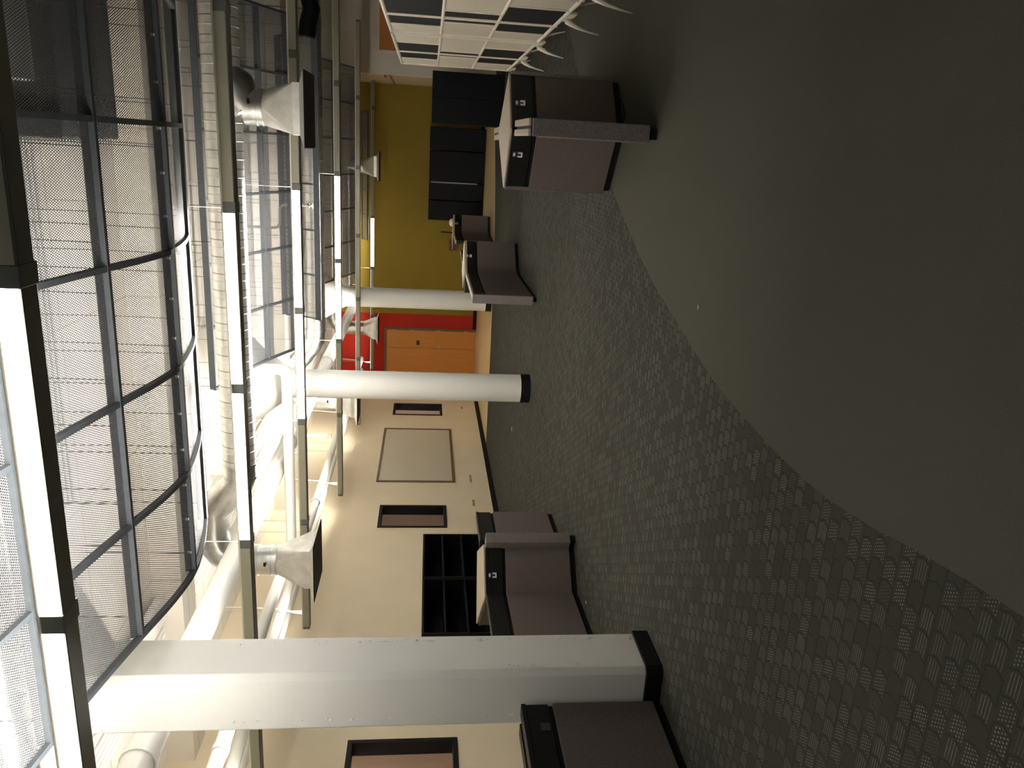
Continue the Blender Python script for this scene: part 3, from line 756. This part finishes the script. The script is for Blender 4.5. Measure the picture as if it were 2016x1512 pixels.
# nearest duct above the canopy, at the left edge
t = thing('air_duct', (-1.5,2.95,2.99), 'round shiny duct above the nearest light row, ending left of the first canopy', 'duct', 'galvanised air ducts')
mb = MB(); duct_x(mb,-2.62,3.2,2.775,2.925,.122); mb.build('trunk', 'galv', t, smooth=True)
mb = MB(); mb.tube([(-2.62,2.775,2.925)]+arc_pts((-2.85,2.775,2.925),(-2.68,2.775,2.925),(-2.9,2.68,3.0),5),.122,28); mb.build('elbow', 'galv', t, smooth=True)
# dark rectangular plenum seen through the first canopy
t = thing('air_plenum', (1.2,4.6,3.05), 'dark rectangular duct box seen through the nearest canopy', 'duct')
B(-.07,3.2,4.22,4.96,3.055,3.30).build('casing', 'plenum', t, bevel=.01)
for x in (.4,2.0): MB().box(x-.015,x+.015,4.3,4.32,3.3,ZC).build('hanger_strap', 'galvdull', t)
t = thing('duct_boot', (.5,3.55,2.9), 'pale sheet metal duct elbow seen through the nearest canopy, at the top right', 'duct')
mb = MB(); mb.tube([(.16,3.45,2.98),(.34,3.45,2.98)]+arc_pts((.62,3.45,2.98),(.45,3.45,2.98),(.75,3.45,3.25),5)+[(.80,3.45,ZC)],.16,24); mb.build('elbow', 'pipe', t, smooth=True)
# dark elbows at the right end of the second duct
t = thing('flexible_duct', (1.35,10.1,2.75), 'dark flexible duct bending down beside the steep perforated strip, upper right', 'duct')
pts = [(1.15,10.15,2.72),(1.30,10.15,2.70),(1.45,10.15,2.66),(1.62,10.15,2.70),(1.85,10.15,2.85),(2.1,10.15,3.0),(2.5,10.15,3.05)]
MB().tube(pts,.10,20).build('hose', 'navymetal', t, smooth=True)
MB().tube([(1.45,10.15,2.72),(1.45,10.15,ZC+.02)],.006,6).build('hanger_wire', 'wire', t, smooth=True)
pts = [(1.62,9.9,2.50),(1.75,9.9,2.46),(1.95,9.9,2.46),(2.3,9.9,2.60),(2.6,9.9,2.8)]
MB().tube(pts,.09,20).build('branch_hose', 'ductgrey', t, smooth=True)

# ------------------------------------------------------------------ pipes, conduits and beams under the ceiling
def pipe(name, pts, r, lab, cat='pipe', m='pipe', collars=(), hang=()):
    t = thing(name, pts[0], lab, cat, 'white ceiling pipes')
    MB().tube(pts,r,20).build('run', m, t, smooth=True)
    for c, ax in collars:
        a = Vector(c); d = Vector(ax)*.03
        MB().tube([tuple(a-d),tuple(a+d)],r+.010,20).build('coupling', m, t, smooth=True)
    for h in hang:
        MB().tube([(h[0],h[1],h[2]+r),(h[0],h[1],ZC)],.004,6).build('hanger_rod', 'cord', t, smooth=True)
    return t
pipe('ceiling_pipe', [(-3.65,.6,2.90),(-3.65,18.3,2.90)], .102, 'thick white pipe running from the camera to the red wall above the left aisle',
     collars=[((-3.65,y,2.90),(0,1,0)) for y in (4.0,9.3,13.0)], hang=[(-3.65,y,2.9) for y in (4.9,7.9,12.0,15.5)])
pipe('ceiling_pipe', [(-2.40,8.22,3.3),(-2.40,8.22,2.84)]+arc_pts((-2.40,8.22,2.72),(-2.40,8.22,2.82),(-2.5,8.22,2.72),5)+[(-4.28,8.22,2.72)]+arc_pts((-4.5,8.22,2.72),(-4.33,8.22,2.72),(-4.5,8.05,2.72),5)+[(-4.5,.8,2.72)], .058,
     'white pipe crossing in front of the nearer round column, then turning toward the camera', collars=[((-4.5,7.95,2.72),(0,1,0)),((-4.5,5.0,2.72),(0,1,0))], hang=[(-4.5,6.3,2.72),(-4.5,3.0,2.72)])
pipe('ceiling_pipe', [(-5.02,1.0,2.75),(-5.02,18.3,2.75)], .055, 'white pipe close to the cream wall, the thicker of the pair there',
     collars=[((-5.02,y,2.75),(0,1,0)) for y in (3.5,6.0,10.4,12.2)], hang=[(-5.02,y,2.75) for y in (4.2,9.8,12.4)])
pipe('ceiling_pipe', [(-5.29,1.0,2.74),(-5.29,18.3,2.74)], .034, 'thin white pipe hugging the cream wall beside the thicker one', hang=[(-5.29,y,2.74) for y in (5.2,10.0,13.0)])
mb_t = thing('cable_tray', (-3.92,9,3.4), 'white cable tray high along the left aisle', 'tray')
B(-4.02,-3.80,1.0,18.3,3.40,3.43).build('tray_bed', 'pipe', mb_t); B(-4.03,-4.02,1.0,18.3,3.40,3.46).build('tray_side', 'pipe', mb_t); B(-3.80,-3.79,1.0,18.3,3.40,3.46).build('tray_side', 'pipe', mb_t)
for y in (3,6,9,12,15):
    for x in (-4.035,-3.785): MB().tube([(x,y,3.41),(x,y,ZC)],.005,6).build('hanger_rod', 'cord', mb_t)
for i in range(5):
    x = -4.14-.055*i
    o = MB().tube([(x,1.0,3.44),(x,18.3,3.44)],.017,10).build('conduit', 'pipe', None, smooth=True)
    tag(o, 'thin white conduit in the bundle beside the cable tray', 'conduit', 'conduits beside the cable tray')
for i in range(6):
    y = 4.46+.062*i
    o = MB().tube([(-2.3,y,3.46),(5.4,y,3.46)],.018,10).build('conduit', 'pipe', None, smooth=True)
    tag(o, 'thin conduit of the bank crossing the ceiling above the nearest canopy', 'conduit', 'conduits above the nearest canopy')
for k, (y0, y1, z) in enumerate(((6.05,6.40,3.26),(11.2,11.55,3.26),(16.9,17.3,3.26))):
    o = B(XL,5.5,y0,y1,z,ZC).build('trim_%d' % (k+3), 'ceil'); struct(o)
pipe('ceiling_pipe', [(-3.2,6.62,3.22),(5.4,6.62,3.22)], .055, 'white pipe running crosswise beside the first ceiling beam, above the second light row')
pipe('ceiling_pipe', [(-3.4,10.25,3.28),(5.4,10.25,3.28)], .06, 'white pipe running crosswise above the fourth light row')
# slender branch pipes dropping to sprinkler heads
for (x, y, z, lab) in ((-.78,9.75,2.63,'white sprinkler head on a bent drop pipe, between the third and fourth light rows'),
                       (-4.30,11.2,2.62,'small sprinkler head near the cream wall beside the fourth light row')):
    t = thing('sprinkler', (x,y,z), lab, 'sprinkler')
    MB().tube([(x-.28,y,3.30),(x-.28,y,3.12)]+arc_pts((x-.28,y,3.02),(x-.28,y,3.1),(x-.2,y,3.02),4)+arc_pts((x,y,3.02),(x-.08,y,3.02),(x,y,2.94),4)+[(x,y,z+.05)],.017,10).build('drop_pipe', 'pipe', t, smooth=True)
    MB().tube([(x-.28,y,3.12),(x-.28,y,ZC+.02)],.017,10).build('riser', 'pipe', t, smooth=True)
    MB().lathe([(.030,z+.055),(.030,z+.04),(.014,z+.035),(.012,z+.01)],x,y,14).build('head', 'brass', t, smooth=True)
    MB().lathe([(.034,z),(.034,z-.004)],x,y,14).build('deflector', 'brass', t, smooth=True)
# ------------------------------------------------------------------ scraps on the carpet
for (x, y, a, lab) in ((-3.73,10.09,.3,'tiny white paper scrap on the carpet left of the nearer round column'),
                       (-3.20,4.95,1.0,'tiny pale scrap at the foot of the desk pod by the square column'),
                       (-.64,3.39,.2,'tiny white fleck on the plain carpet near the pattern edge')):
    k = .012 if y < 5 else .03
    o = MB().prism([(x+k*math.cos(a),y+k*math.sin(a)),(x-k*.3,y+k*.4),(x-k*math.cos(a),y-k*math.sin(a)),(x+k*.3,y-k*.3)],.001,.004).build('paper_scrap', 'paper'); tag(o, lab, 'scrap')

# ------------------------------------------------------------------ unseen lights added to brighten the rooms behind the windows
for (y, e) in ((5.9,6.5),(11.0,3.2),(16.2,10)):
    L = bpy.data.lights.new('room_fill', 'AREA'); L.energy = e; L.size = .6; L.color = (1,.85,.75)
    o = bpy.data.objects.new('room_fill', L); COL.objects.link(o); o.location = (-6.35,y,2.95)
w = bpy.data.worlds.new('World'); S.world = w; w.use_nodes = True
w.node_tree.nodes['Background'].inputs[0].default_value = (.9,.95,1,1); w.node_tree.nodes['Background'].inputs[1].default_value = .02

# ------------------------------------------------------------------ camera (phone held sideways: the picture lies on its side)
cam = bpy.data.cameras.new('Camera'); co = bpy.data.objects.new('Camera', cam); COL.objects.link(co)
cam.sensor_width = 36; cam.lens = 36*1520/2016; cam.clip_start = .02
p, r, yaw = math.radians(6.5598), math.radians(1.38297), math.radians(-16.93167)
fwd = Vector((math.sin(yaw)*math.cos(p), math.cos(yaw)*math.cos(p), -math.sin(p)))
right = Vector((math.cos(yaw), -math.sin(yaw), 0)); up = right.cross(fwd)
r2 = right*math.cos(r)+up*math.sin(r); u2 = r2.cross(fwd)
X_, Y_, Z_ = -u2, r2, -fwd
co.matrix_world = Matrix(((X_.x,Y_.x,Z_.x,0),(X_.y,Y_.y,Z_.y,0),(X_.z,Y_.z,Z_.z,1.25),(0,0,0,1)))
S.camera = co

for o in COL.objects:
    if '_w' in o: del o['_w']
S.view_settings.view_transform = 'Standard'; S.view_settings.look = 'None'
S.view_settings.exposure = 2.75; S.view_settings.gamma = 1; S.view_settings.use_curve_mapping = False
c = S.cycles
c.use_denoising = True; c.max_bounces = 10; c.diffuse_bounces = 6; c.glossy_bounces = 4; c.transparent_max_bounces = 16
c.sample_clamp_indirect = 8
